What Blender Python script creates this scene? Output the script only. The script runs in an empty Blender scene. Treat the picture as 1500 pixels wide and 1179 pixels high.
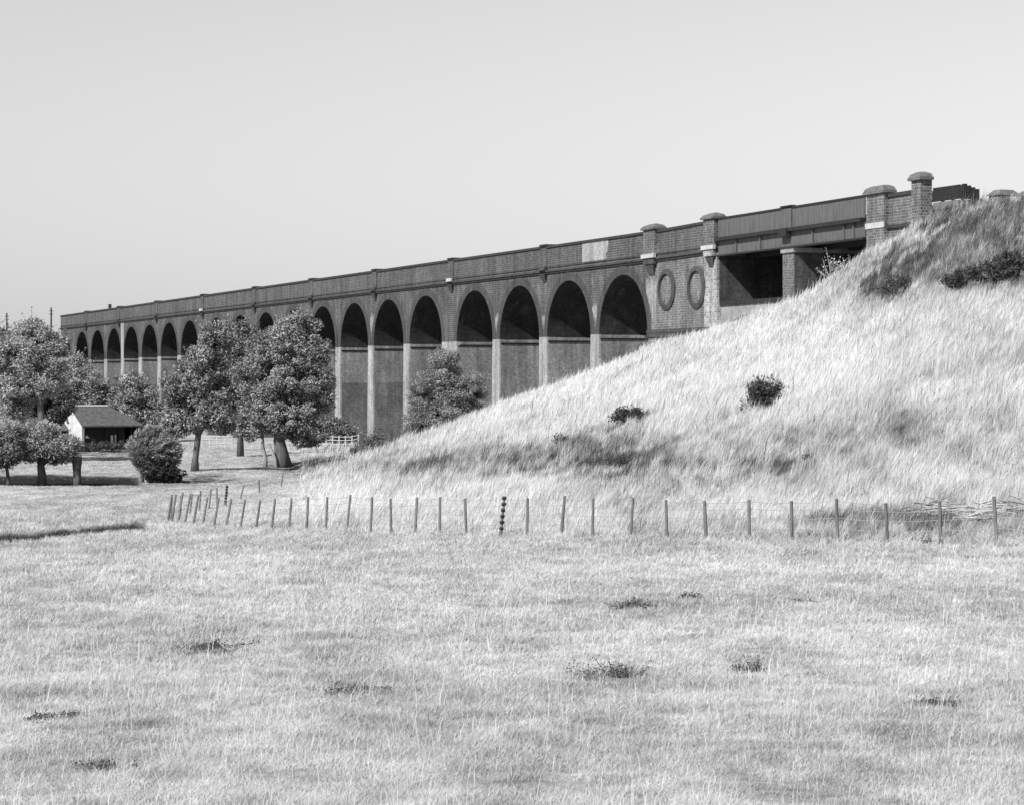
import bpy, math, numpy as np
from mathutils import Vector, Matrix
R_ = np.random.default_rng(11)
sc = bpy.context.scene
COL = sc.collection
EYE = 8.0; F = 3690.0; CX = 750.0; HY = 570.0      # photo focal length (px), horizon row

# ------------------------------------------------------------------ helpers
def tag(o, label=None, cat=None, group=None, kind=None):
    if label: o["label"] = label
    if cat: o["category"] = cat
    if group: o["group"] = group
    if kind: o["kind"] = kind
    return o
def empty(name, loc=(0,0,0), rotz=0.0):
    e = bpy.data.objects.new(name, None); COL.objects.link(e)
    e.location = loc; e.rotation_euler = (0,0,rotz); e.empty_display_size = .3
    return e
def link_mesh(name, me, m, parent=None):
    o = bpy.data.objects.new(name, me); COL.objects.link(o)
    for mm in (m if isinstance(m, (list,tuple)) else [m]): me.materials.append(mm)
    if parent is not None: o.parent = parent
    return o
def np_mesh(name, V, faces, attr=None, smooth=False):
    """faces: list of (F,k) int arrays"""
    me = bpy.data.meshes.new(name)
    V = np.asarray(V, np.float32); me.vertices.add(len(V)); me.vertices.foreach_set("co", V.ravel())
    loops = np.concatenate([f.ravel() for f in faces]).astype(np.int32)
    tot = np.concatenate([np.full(len(f), f.shape[1], np.int32) for f in faces])
    start = np.concatenate([[0], np.cumsum(tot)[:-1]]).astype(np.int32)
    me.loops.add(len(loops)); me.loops.foreach_set("vertex_index", loops)
    me.polygons.add(len(tot)); me.polygons.foreach_set("loop_start", start); me.polygons.foreach_set("loop_total", tot)
    if smooth: me.polygons.foreach_set("use_smooth", np.ones(len(tot), bool))
    me.update(calc_edges=True)
    for k, a in (attr or {}).items():
        at = me.attributes.new(k, 'FLOAT', 'POINT'); at.data.foreach_set("value", np.asarray(a, np.float32))
    return me
class MB:
    def __init__(s, f=None): s.v = []; s.f = []; s.fn = f; s.mi = []
    def add(s, vs, fs, mi=0):
        b = len(s.v); s.v += [tuple(v) for v in vs]; s.f += [tuple(i+b for i in f) for f in fs]; s.mi += [mi]*len(fs); return s
    def box(s, a, b, mi=0, topin=(0,0)):
        x0,y0,z0 = a; x1,y1,z1 = b; tx,ty = topin
        return s.add([(x0,y0,z0),(x1,y0,z0),(x1,y1,z0),(x0,y1,z0),(x0+tx,y0+ty,z1),(x1-tx,y0+ty,z1),(x1-tx,y1-ty,z1),(x0+tx,y1-ty,z1)],
              [(0,3,2,1),(4,5,6,7),(0,1,5,4),(1,2,6,5),(2,3,7,6),(3,0,4,7)], mi)
    def prism(s, loop, d, mi=0):
        """closed loop of 3-D points extruded by vector d"""
        n = len(loop); L = [Vector(p) for p in loop]; d = Vector(d)
        return s.add(L + [p+d for p in L], [tuple(range(n))[::-1], tuple(range(n,2*n))] + [(i,(i+1)%n,(i+1)%n+n,i+n) for i in range(n)], mi)
    def tube(s, pts, rad, n=7, cap=True, mi=0, wob=0, rng=None):
        pts = [Vector(p) for p in pts]; rings = []
        up = Vector((0,0,1))
        for i,p in enumerate(pts):
            t = (pts[min(i+1,len(pts)-1)] - pts[max(i-1,0)]).normalized()
            a = t.cross(up if abs(t.z) < .9 else Vector((1,0,0))).normalized(); b = t.cross(a)
            r = rad[i] if isinstance(rad,(list,tuple)) else rad
            rings.append([p + (a*math.cos(2*math.pi*k/n) + b*math.sin(2*math.pi*k/n))*r*(1 + (wob*(rng.random()-.5) if rng is not None else 0)) for k in range(n)])
        vs = [v for r in rings for v in r]; fs = []
        for i in range(len(pts)-1):
            for k in range(n): fs.append((i*n+k, i*n+(k+1)%n, (i+1)*n+(k+1)%n, (i+1)*n+k))
        if cap: fs += [tuple(range(n))[::-1], tuple(range((len(pts)-1)*n, len(pts)*n))]
        return s.add(vs, fs, mi)
    def build(s, name, m, parent=None, smooth=False):
        v = [s.fn(*p) for p in s.v] if s.fn else s.v
        me = bpy.data.meshes.new(name); me.from_pydata(v, [], s.f); me.update()
        if smooth: me.polygons.foreach_set("use_smooth", [True]*len(me.polygons))
        me.polygons.foreach_set("material_index", s.mi)
        return link_mesh(name, me, m, parent)

# value noise ------------------------------------------------------------
def vnoise(x, y, seed=0):
    x = np.asarray(x, float); y = np.asarray(y, float)
    xi = np.floor(x).astype(np.int64); yi = np.floor(y).astype(np.int64); fx = x-xi; fy = y-yi
    fx = fx*fx*(3-2*fx); fy = fy*fy*(3-2*fy)
    def h(a, b):
        n = (a*374761393 + b*668265263 + seed*974634541) & 0x7fffffff
        n = ((n ^ (n >> 13))*1274126177) & 0x7fffffff
        return ((n ^ (n >> 16)) & 0xffff)/65535.0
    return (h(xi,yi)*(1-fx)+h(xi+1,yi)*fx)*(1-fy) + (h(xi,yi+1)*(1-fx)+h(xi+1,yi+1)*fx)*fy
def fbm(x, y, seed=0, o=4):
    r = 0; a = .5; s = 0
    for i in range(o):
        r = r + a*vnoise(x*2**i, y*2**i, seed+i); s += a; a *= .55
    return r/s

# ------------------------------------------------------------------ materials (the photograph is monochrome: every colour is a grey)
def nt_new(name):
    m = bpy.data.materials.new(name); m.use_nodes = True; nt = m.node_tree
    b = nt.nodes["Principled BSDF"]; b.inputs["Specular IOR Level"].default_value = .25
    return m, nt, b
def ramp(nt, stops):
    r = nt.nodes.new("ShaderNodeValToRGB"); e = r.color_ramp.elements
    while len(e) < len(stops): e.new(.5)
    for q,(p,c) in zip(e, stops): q.position = p; q.color = (c,c,c,1)
    return r
def mat(name, v, var=.25, scale=2.0, rough=.85, bump=.2, stretch=(1,1,1), detail=6, bdist=.02):
    m, nt, b = nt_new(name); L = nt.links
    tc = nt.nodes.new("ShaderNodeTexCoord"); mp = nt.nodes.new("ShaderNodeMapping"); mp.inputs["Scale"].default_value = stretch
    n = nt.nodes.new("ShaderNodeTexNoise"); n.inputs["Scale"].default_value = scale; n.inputs["Detail"].default_value = detail; n.inputs["Roughness"].default_value = .65
    r = ramp(nt, [(.28, v*(1-var)), (.72, v*(1+var))])
    L.new(tc.outputs["Object"], mp.inputs[0]); L.new(mp.outputs[0], n.inputs["Vector"]); L.new(n.outputs["Fac"], r.inputs[0]); L.new(r.outputs[0], b.inputs["Base Color"])
    b.inputs["Roughness"].default_value = rough
    if bump:
        bp = nt.nodes.new("ShaderNodeBump"); bp.inputs["Strength"].default_value = bump; bp.inputs["Distance"].default_value = bdist
        L.new(n.outputs["Fac"], bp.inputs["Height"]); L.new(bp.outputs[0], b.inputs["Normal"])
    return m
def math_n(nt, op, a, b=None):
    n = nt.nodes.new("ShaderNodeMath"); n.operation = op
    for i, q in enumerate((a, b)):
        if q is None: continue
        if hasattr(q, "links"): nt.links.new(q, n.inputs[i])
        else: n.inputs[i].default_value = q
    return n.outputs[0]
def mixc(nt, fac, a, b, op='MIX'):
    n = nt.nodes.new("ShaderNodeMix"); n.data_type = 'RGBA'; n.blend_type = op
    for k, q in ((0, fac), (6, a), (7, b)):
        if hasattr(q, "links"): nt.links.new(q, n.inputs[k])
        elif isinstance(q, (int, float)) and k: n.inputs[k].default_value = (q,q,q,1)
        else: n.inputs[k].default_value = q
    return n.outputs[2]
def brick(name, v, mort=1.5, var=.34, row=.15, width=.23, stain=.45, pale=0.0, bias=0.0, soot=None):
    """brickwork in the viaduct's own frame: u runs along any vertical face, v is height"""
    m, nt, b = nt_new(name); L = nt.links
    tc = nt.nodes.new("ShaderNodeTexCoord"); sp = nt.nodes.new("ShaderNodeSeparateXYZ"); L.new(tc.outputs["Object"], sp.inputs[0])
    u = math_n(nt, 'ADD', sp.outputs[0], sp.outputs[1])
    cb = nt.nodes.new("ShaderNodeCombineXYZ"); L.new(u, cb.inputs[0]); L.new(sp.outputs[2], cb.inputs[1])
    t = nt.nodes.new("ShaderNodeTexBrick"); t.inputs["Scale"].default_value = 1; t.inputs["Brick Width"].default_value = width; t.inputs["Row Height"].default_value = row
    t.inputs["Mortar Size"].default_value = .022; t.inputs["Mortar Smooth"].default_value = .3; t.inputs["Bias"].default_value = bias
    for k, c in (("Color1", v*(1-var)), ("Color2", v*(1+var)), ("Mortar", v*mort)): t.inputs[k].default_value = (c,c,c,1)
    L.new(cb.outputs[0], t.inputs["Vector"])
    n = nt.nodes.new("ShaderNodeTexNoise"); n.inputs["Scale"].default_value = .45; n.inputs["Detail"].default_value = 8; n.inputs["Roughness"].default_value = .7
    L.new(tc.outputs["Object"], n.inputs["Vector"])
    r = ramp(nt, [(.3, 1-stain), (.55, 1.0), (.75, 1+stain)]); L.new(n.outputs["Fac"], r.inputs[0])
    c = mixc(nt, 1.0, t.outputs["Color"], r.outputs[0], 'MULTIPLY')
    n2 = nt.nodes.new("ShaderNodeTexNoise"); n2.inputs["Scale"].default_value = 4.5; n2.inputs["Detail"].default_value = 5; L.new(tc.outputs["Object"], n2.inputs["Vector"])
    r2 = ramp(nt, [(.25, .72), (.75, 1.28)]); L.new(n2.outputs["Fac"], r2.inputs[0]); c = mixc(nt, 1.0, c, r2.outputs[0], 'MULTIPLY')
    mq = nt.nodes.new("ShaderNodeMapping"); mq.inputs["Scale"].default_value = (1.6,1.6,.13); L.new(tc.outputs["Object"], mq.inputs[0])   # soot and water runs
    n4 = nt.nodes.new("ShaderNodeTexNoise"); n4.inputs["Scale"].default_value = 1.0; n4.inputs["Detail"].default_value = 8; n4.inputs["Roughness"].default_value = .7; L.new(mq.outputs[0], n4.inputs["Vector"])
    r4 = ramp(nt, [(.32, .55), (.52, 1.0), (.72, 1.3)]); L.new(n4.outputs["Fac"], r4.inputs[0]); c = mixc(nt, 1.0, c, r4.outputs[0], 'MULTIPLY')
    if pale:                                            # lime run down the wall: streaks stretched along z
        mp = nt.nodes.new("ShaderNodeMapping"); mp.inputs["Scale"].default_value = (.9,.9,.16); L.new(tc.outputs["Object"], mp.inputs[0])
        n3 = nt.nodes.new("ShaderNodeTexNoise"); n3.inputs["Scale"].default_value = 1.0; n3.inputs["Detail"].default_value = 7; n3.inputs["Roughness"].default_value = .72; L.new(mp.outputs[0], n3.inputs["Vector"])
        r3 = ramp(nt, [(.58, 0), (.72, pale)]); L.new(n3.outputs["Fac"], r3.inputs[0])
        c = mixc(nt, r3.outputs[0], c, .42)
    L.new(c, b.inputs["Base Color"]); b.inputs["Roughness"].default_value = .9
    bp = nt.nodes.new("ShaderNodeBump"); bp.inputs["Strength"].default_value = .5; bp.inputs["Distance"].default_value = .02
    L.new(t.outputs["Fac"], bp.inputs["Height"]); bp.invert = True; L.new(bp.outputs[0], b.inputs["Normal"])
    return m
def tone_mat(name, lo, hi, transl=0.0, rough=.8, spec=.2):
    """colour from the per-point attribute 'tone' (how dry / pale each blade or leaf is)"""
    m, nt, b = nt_new(name); L = nt.links
    a = nt.nodes.new("ShaderNodeAttribute"); a.attribute_name = "tone"
    r = ramp(nt, [(0, lo), (1, hi)]); L.new(a.outputs["Fac"], r.inputs[0]); L.new(r.outputs[0], b.inputs["Base Color"])
    b.inputs["Roughness"].default_value = rough; b.inputs["Specular IOR Level"].default_value = spec
    if transl:
        tr = nt.nodes.new("ShaderNodeBsdfTranslucent"); L.new(r.outputs[0], tr.inputs["Color"])
        mx = nt.nodes.new("ShaderNodeMixShader"); mx.inputs[0].default_value = transl
        L.new(b.outputs[0], mx.inputs[1]); L.new(tr.outputs[0], mx.inputs[2]); L.new(mx.outputs[0], nt.nodes["Material Output"].inputs[0])
    return m
def ground_mat():
    m, nt, b = nt_new("dry_grass_ground"); L = nt.links
    a = nt.nodes.new("ShaderNodeAttribute"); a.attribute_name = "tone"
    tc = nt.nodes.new("ShaderNodeTexCoord")
    n = nt.nodes.new("ShaderNodeTexNoise"); n.inputs["Scale"].default_value = 6.0; n.inputs["Detail"].default_value = 12; n.inputs["Roughness"].default_value = .75
    L.new(tc.outputs["Object"], n.inputs["Vector"])
    r = ramp(nt, [(0, .008), (.5, .20), (1, .52)]); L.new(a.outputs["Fac"], r.inputs[0])
    r2 = ramp(nt, [(.3, .4), (.7, 1.5)]); L.new(n.outputs["Fac"], r2.inputs[0])
    L.new(mixc(nt, 1.0, r.outputs[0], r2.outputs[0], 'MULTIPLY'), b.inputs["Base Color"]); b.inputs["Roughness"].default_value = .95; b.inputs["Specular IOR Level"].default_value = .1
    bp = nt.nodes.new("ShaderNodeBump"); bp.inputs["Strength"].default_value = .6; bp.inputs["Distance"].default_value = .12
    L.new(n.outputs["Fac"], bp.inputs["Height"]); L.new(bp.outputs[0], b.inputs["Normal"])
    return m
M_BRICK = brick("spandrel_brick", .060, mort=2.3, row=.17, pale=.55)
M_PARA = brick("parapet_brick", .062, mort=2.2, row=.17, stain=.25)
M_REVEAL = brick("pier_brick", .17, stain=.3, mort=1.2, var=.2)
M_REVEAL_DARK = brick("damp_pier_brick", .11, stain=.4, mort=1.2, var=.2)
M_SOFFIT = brick("soot_and_shade_soffit_brick", .021, stain=.5, mort=1.2, pale=.12)  # sooty brick, darkened further to paint in the shade under the arches
M_REVEAL_SHADE = brick("shade_dark_reveal_brick", .06, stain=.55, mort=1.15, var=.3)  # brick darkened to carry the shade inside the girder openings
M_FACING = brick("pale_pier_facing", .27, stain=.3, mort=1.05, var=.1)
M_STAIN = brick("lime_stained_brick", .24, stain=.5, mort=1.1, var=.15)
M_PATCH = brick("new_pale_brick", .26, stain=.12, mort=1.05, var=.12)
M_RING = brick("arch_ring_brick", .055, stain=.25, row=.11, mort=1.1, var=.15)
M_ABUT = brick("abutment_brick", .105, mort=2.0, row=.165, width=.23, pale=.35)
M_QUOIN = brick("pale_quoin_brick", .25, mort=1.4, row=.165, width=.23, stain=.3)
M_IMPOST = mat("impost_stone", .22, .3, 1.5)
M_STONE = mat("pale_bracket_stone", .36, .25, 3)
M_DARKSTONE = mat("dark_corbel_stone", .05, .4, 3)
M_COPING = mat("blue_brick_coping", .035, .4, 3, rough=.7)
M_CAP = mat("weathered_cap_stone", .11, .4, 4, bump=.5)
M_BALLAST = mat("ballast", .12, .4, 6, bump=.6)
M_STEEL = mat("rusty_painted_steel", .085, .42, 1.3, rough=.6, stretch=(4,4,.5), bump=.1)
M_STEEL_DK = mat("dark_steel_flange", .02, .4, 3, rough=.6)
M_TIMBER = mat("weathered_timber", .13, .4, 6, stretch=(3,3,.4), bump=.4)
M_TARRED = mat("tarred_timber", .02, .4, 5, stretch=(3,3,.5), bump=.3)
M_PALEWOOD = mat("bleached_timber", .42, .3, 6, stretch=(3,3,.4), bump=.3)
M_WIRE = mat("galvanised_wire", .3, .1, 3, rough=.5, bump=0)
M_LIME = mat("limewashed_wall", .43, .28, 1.6, bump=.3, detail=10)
M_TILE = mat("old_roof_tiles", .09, .45, 3, bump=.5)
M_BARK = mat("willow_bark", .09, .5, 6, stretch=(1,1,.3), bump=.7)
M_PALEBARK = mat("pale_willow_bark", .2, .4, 6, stretch=(1,1,.3), bump=.6)
M_SOIL = mat("shade_dark_soil", .02, .5, 4, bump=.5)  # shed floor soil, darkened to carry the shade indoors
M_GROUND = ground_mat()
M_BLADE = tone_mat("dry_grass_blades", .05, .66, transl=.3, spec=.15)
M_LEAF = tone_mat("leaves", .008, .37, transl=.14, rough=.55, spec=.4)
M_DLEAF = tone_mat("dark_scrub_leaves", .012, .15, transl=.15, rough=.6, spec=.3)

# ------------------------------------------------------------------ terrain
KZ = [-80, 0, 15, 40]
def left(F_, hF, m1, m2, c, b, v, e):
    return ([-80,0,15,40,F_] + [150,190,240,300,350,420,700,3000], [6,-1.6,-2.48,-3.45,hF]+[m1,m2,c,b,v,e,e+3,e+14])
def hy(y, Z): return (HY-y)/F*Z
def hill(F_, yF, C, yC, back, far, e=8.5, convex=.0):
    hF = hy(yF,F_); hC = hy(yC,C); d = C-F_; D = hC-hF
    return ([-80,0,15,40,F_, F_+.33*d, F_+.66*d, C, C+6, max(C+60, 250), 420, 700, 3000],
            [6,-1.6,-2.48,-3.4,hF, hF+D*(.33-convex), hF+D*(.66), hC, hC+back, far, e, e+3, e+14])
ANCH = {
 -3500: left(80,-5,-5.5,-5.6,-5.3,-3,2,9.5), -600: left(86,-5.3,-5.7,-5.7,-5.4,-2.5,2.5,9),
 0: left(92,-5.45,-5.72,-5.75,-5.5,-3.2,3.2,8.8), 130: left(100,-5.65,-5.74,-5.75,-5.55,-4.0,2.6,8.8), 240: left(108,-5.8,-5.78,-5.75,-5.55,-5,-2.5,6), 340: left(102,-5.62,-5.8,-5.75,-5.5,-5.3,-4.5,4),
 430: hill(96,774,176,693,.3,-5.4,2), 480: hill(93,777,178,688,.2,-5.3,2), 590: hill(87,782,180,652,-.5,-5.2,2), 720: hill(81,786,180,603,-1.2,-5,2),
 870: hill(78.5,788,174,547,-1.6,-4,3), 950: hill(77.3,790,168,515,-1.6,-2,5), 1050: hill(76.4,792,161,481,-1.4,1,6),
 1140: hill(75.6,793,155,454,-1.0,3,7), 1200: hill(75.2,794,151,424,-.6,5,8), 1265: hill(74.8,795,146,377,-.3,8,9.5), 1300: hill(74.6,795,143,358,-.1,8.5,9.5),
 1330: hill(74.4,796,141.5,341,0,9,9.5), 1362: hill(74.2,796,139,328,.15,9.6,9.8), 1430: hill(73.6,797,135,306,.05,10,10), 1500: hill(72.6,797,131,296,0,10,10), 1700: hill(68,798,120,262,0,9.9,10), 2200: hill(58,800,98,190,0,10,10), 6500: hill(40,800,75,150,0,10,10)}
ax = np.array(sorted(ANCH)); AK = np.array([ANCH[a][0] for a in ax], float); AH = np.array([ANCH[a][1] for a in ax], float)
gx = np.arange(-3500, 6501, 5.0); K = AK.shape[1]
GK = np.stack([np.interp(gx, ax, AK[:,k]) for k in range(K)],1); GH = np.stack([np.interp(gx, ax, AH[:,k]) for k in range(K)],1)
ker = np.exp(-.5*(np.arange(-10,11)/4.0)**2); ker /= ker.sum()
def sm(A): return np.stack([np.convolve(np.pad(A[:,k],10,'edge'), ker, 'valid') for k in range(A.shape[1])],1)
GK = sm(GK); GH = sm(GH)
dlt = np.diff(GH,axis=1)/np.diff(GK,axis=1); SL = np.zeros_like(GH)
p = dlt[:,:-1]*dlt[:,1:]; SL[:,1:-1] = np.where(p>0, 2*p/(dlt[:,:-1]+dlt[:,1:]+1e-12*np.sign(dlt[:,1:]+1e-9)), 0); SL[:,0] = dlt[:,0]; SL[:,-1] = dlt[:,-1]
def colx(X, Y): return CX + F*X/np.maximum(Y, 9.0)
DX = np.array([-300,-100,0,60,120,180,212,225]); DZ = np.array([82,88,92.0,95.2,99.5,103.5,105.6,106])
def ditch_mask(X, Y):
    x = colx(X,Y); zc = np.interp(x, DX, DZ) + .5*vnoise(X*.8, 0*X, 5)
    return np.where(x < 216, np.clip(1-np.abs(Y-zc)/3.0, 0, 1), 0)*np.clip((216-x)/25,0,1)
def stream_shade_mask(X, Y):  # dark brook bank, with the pollards' shade painted into the same band
    x = colx(X,Y); zc = 159 + 1.0*np.sin(X*.12) + 2.5*vnoise(X*.5, 0*X, 9)
    return np.clip(1.35-np.abs(Y-zc)/7.0, 0, 1)*np.clip((208-x)/20,0,1)
def H(X, Y, detail=True):
    X = np.asarray(X,float); Y = np.asarray(Y,float); x = np.clip(colx(X,Y), gx[0], gx[-1]-5.01)
    i = ((x-gx[0])/5.0).astype(int); w = (x-gx[i])/5.0
    def ev(i):
        Z = np.clip(Y, -79.9, 2999); k = np.zeros(Z.shape,int)
        for j in range(1,K-1): k += (Z >= GK[i,j])
        z0 = GK[i,k]; z1 = GK[i,k+1]; d = z1-z0; t = (Z-z0)/d
        return ((1+2*t)*(1-t)**2*GH[i,k] + t*(1-t)**2*d*SL[i,k] + t*t*(3-2*t)*GH[i,k+1] + t*t*(t-1)*d*SL[i,k+1])
    h = ev(i)*(1-w)+ev(np.minimum(i+1,len(gx)-1))*w
    hm = np.clip((Y-np.interp(x,ax,AK[:,4])-2)/10,0,1)*np.clip((x-470)/120,0,1)
    if detail:
        amp = np.clip(Y/60,.15,1)
        h = h + (fbm(X*.35,Y*.35,3)-.5)*.22*amp + (fbm(X*1.7,Y*1.7,8,3)-.5)*.10 + hm*((fbm(X*.17,Y*.17,77,3)-.5)*.75 + (fbm(X*.7,Y*.7,78,2)-.5)*.30)
        h = h - .55*np.clip(ditch_mask(X,Y)*1.5,0,1) - .3*np.clip(stream_shade_mask(X,Y)*1.5,0,1)
    return h + EYE
def Hs(X, Y): return float(H(np.array([X]),np.array([Y]))[0])
def wx(x, Z): return (x-CX)/F*Z
def P(x, y, Z): return Vector((wx(x,Z), Z, EYE+hy(y,Z)))       # a photo position at a known distance -> the world
def G(x, Z, dz=0.0): X = wx(x,Z); return Vector((X, Z, Hs(X,Z)+dz))

PATCH = [(890,672,80,38,.62),(740,688,130,28,.42),(600,695,120,24,.34),(1010,690,130,36,.32),(1455,350,85,60,1.2),(1400,330,60,30,.35),(1330,405,70,30,.70),(1285,430,45,16,.5),(1420,400,90,26,.85),(1290,500,120,10,.2),(1090,640,90,30,.25),
 (1190,668,60,30,.30),(1330,640,110,40,.22),(1460,600,90,45,.18),(1130,700,60,30,.25),(1400,776,130,14,.55),(1250,774,110,14,.48),(1430,735,60,16,.4),(1000,540,60,10,.12),
 (1130,505,40,8,.2),(925,620,40,14,.3),(1115,600,35,14,.2),(300,930,70,14,.30),(330,945,120,8,.25),(520,1005,60,12,.25),(915,975,75,24,.28),(1100,975,50,22,.25),(940,880,80,14,.25),(1015,865,30,10,.25),
 (1365,1030,70,12,.3),(60,1052,70,14,.3),(150,1112,60,20,.35),(1180,875,25,7,.3),(1450,1060,100,30,.15),(980,1090,140,14,.15),(1010,900,200,30,.06),(640,810,420,10,.12),(1000,806,500,8,.15),
 (390,1090,80,40,.12),(1250,1130,150,25,.14),(700,1020,80,20,.10),(800,1150,140,22,.12),(420,700,110,10,.12),(270,702,80,8,.55),(440,683,55,9,.45),(150,660,90,9,.5),(60,645,120,12,.45),  # entries at the trees' feet paint their shade into the ground tone
 (60,700,70,8,.4),(545,655,40,10,.5)]
PATCH = [(a,b,c,d,e*(.6 if b > 800 else 1)) for a,b,c,d,e in PATCH]
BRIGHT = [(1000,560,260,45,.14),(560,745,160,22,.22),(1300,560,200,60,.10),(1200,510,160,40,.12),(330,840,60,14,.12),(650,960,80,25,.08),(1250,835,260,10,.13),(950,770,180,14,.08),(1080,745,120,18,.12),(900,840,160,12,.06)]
def tone_at(X, Y, z):
    x = CX+F*X/np.maximum(Y,9); y = HY-F*(z-EYE)/np.maximum(Y,9)
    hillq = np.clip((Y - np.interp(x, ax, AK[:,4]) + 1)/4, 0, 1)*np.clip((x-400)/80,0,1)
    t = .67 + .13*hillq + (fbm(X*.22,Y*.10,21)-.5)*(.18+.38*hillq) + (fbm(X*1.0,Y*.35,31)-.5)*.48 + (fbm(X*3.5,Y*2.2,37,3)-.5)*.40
    n = .35+1.3*fbm(X*.45,Y*.3,41)
    pt = 0*t
    for cx,cy,rx,ry,s in PATCH: pt = pt + 1.25*s*n*np.exp(-((x-cx)/rx)**2-((y-cy)/ry)**2)
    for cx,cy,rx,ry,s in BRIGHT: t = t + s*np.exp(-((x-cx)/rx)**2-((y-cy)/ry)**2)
    t = t - 1.6*np.clip(ditch_mask(X,Y)*2,0,1) - 1.5*np.clip(stream_shade_mask(X,Y)*1.6,0,1)
    pm = np.clip(pt*.19 + .80*np.clip(pt*1.3,0,1)*np.clip((fbm(X*2.4,Y*1.2,91,5)-.61+.30*np.clip(pt,0,1))*6,0,1), 0, .66)
    t = t - pm
    tone_at.pm = pm
    return np.clip(t, 0.02, 1), hillq

def grid_mesh():
    ts = np.concatenate([np.linspace(-1.6,-.3,40,endpoint=False), np.arange(-.3,.3,.0016), np.linspace(.3,1.6,41)])
    ys = np.concatenate([np.arange(-50,8,3), np.arange(8,60,.5), np.arange(60,86,.4), np.arange(86,110,.2), np.arange(110,200,.5), np.arange(200,460,2.5), np.geomspace(460,3000,30)])
    T, Yg = np.meshgrid(ts, ys); Xg = T*(Yg+60)
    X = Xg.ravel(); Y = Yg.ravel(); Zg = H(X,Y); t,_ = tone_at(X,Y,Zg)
    nx = len(ts); ny = len(ys); a = (np.arange(ny-1)[:,None]*nx + np.arange(nx-1)[None,:]).ravel()
    return np_mesh("ground", np.stack([X,Y,Zg],1), [np.stack([a,a+1,a+nx+1,a+nx],1)], {"tone": t}, True)
tag(link_mesh("ground", grid_mesh(), M_GROUND), kind="structure")

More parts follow.
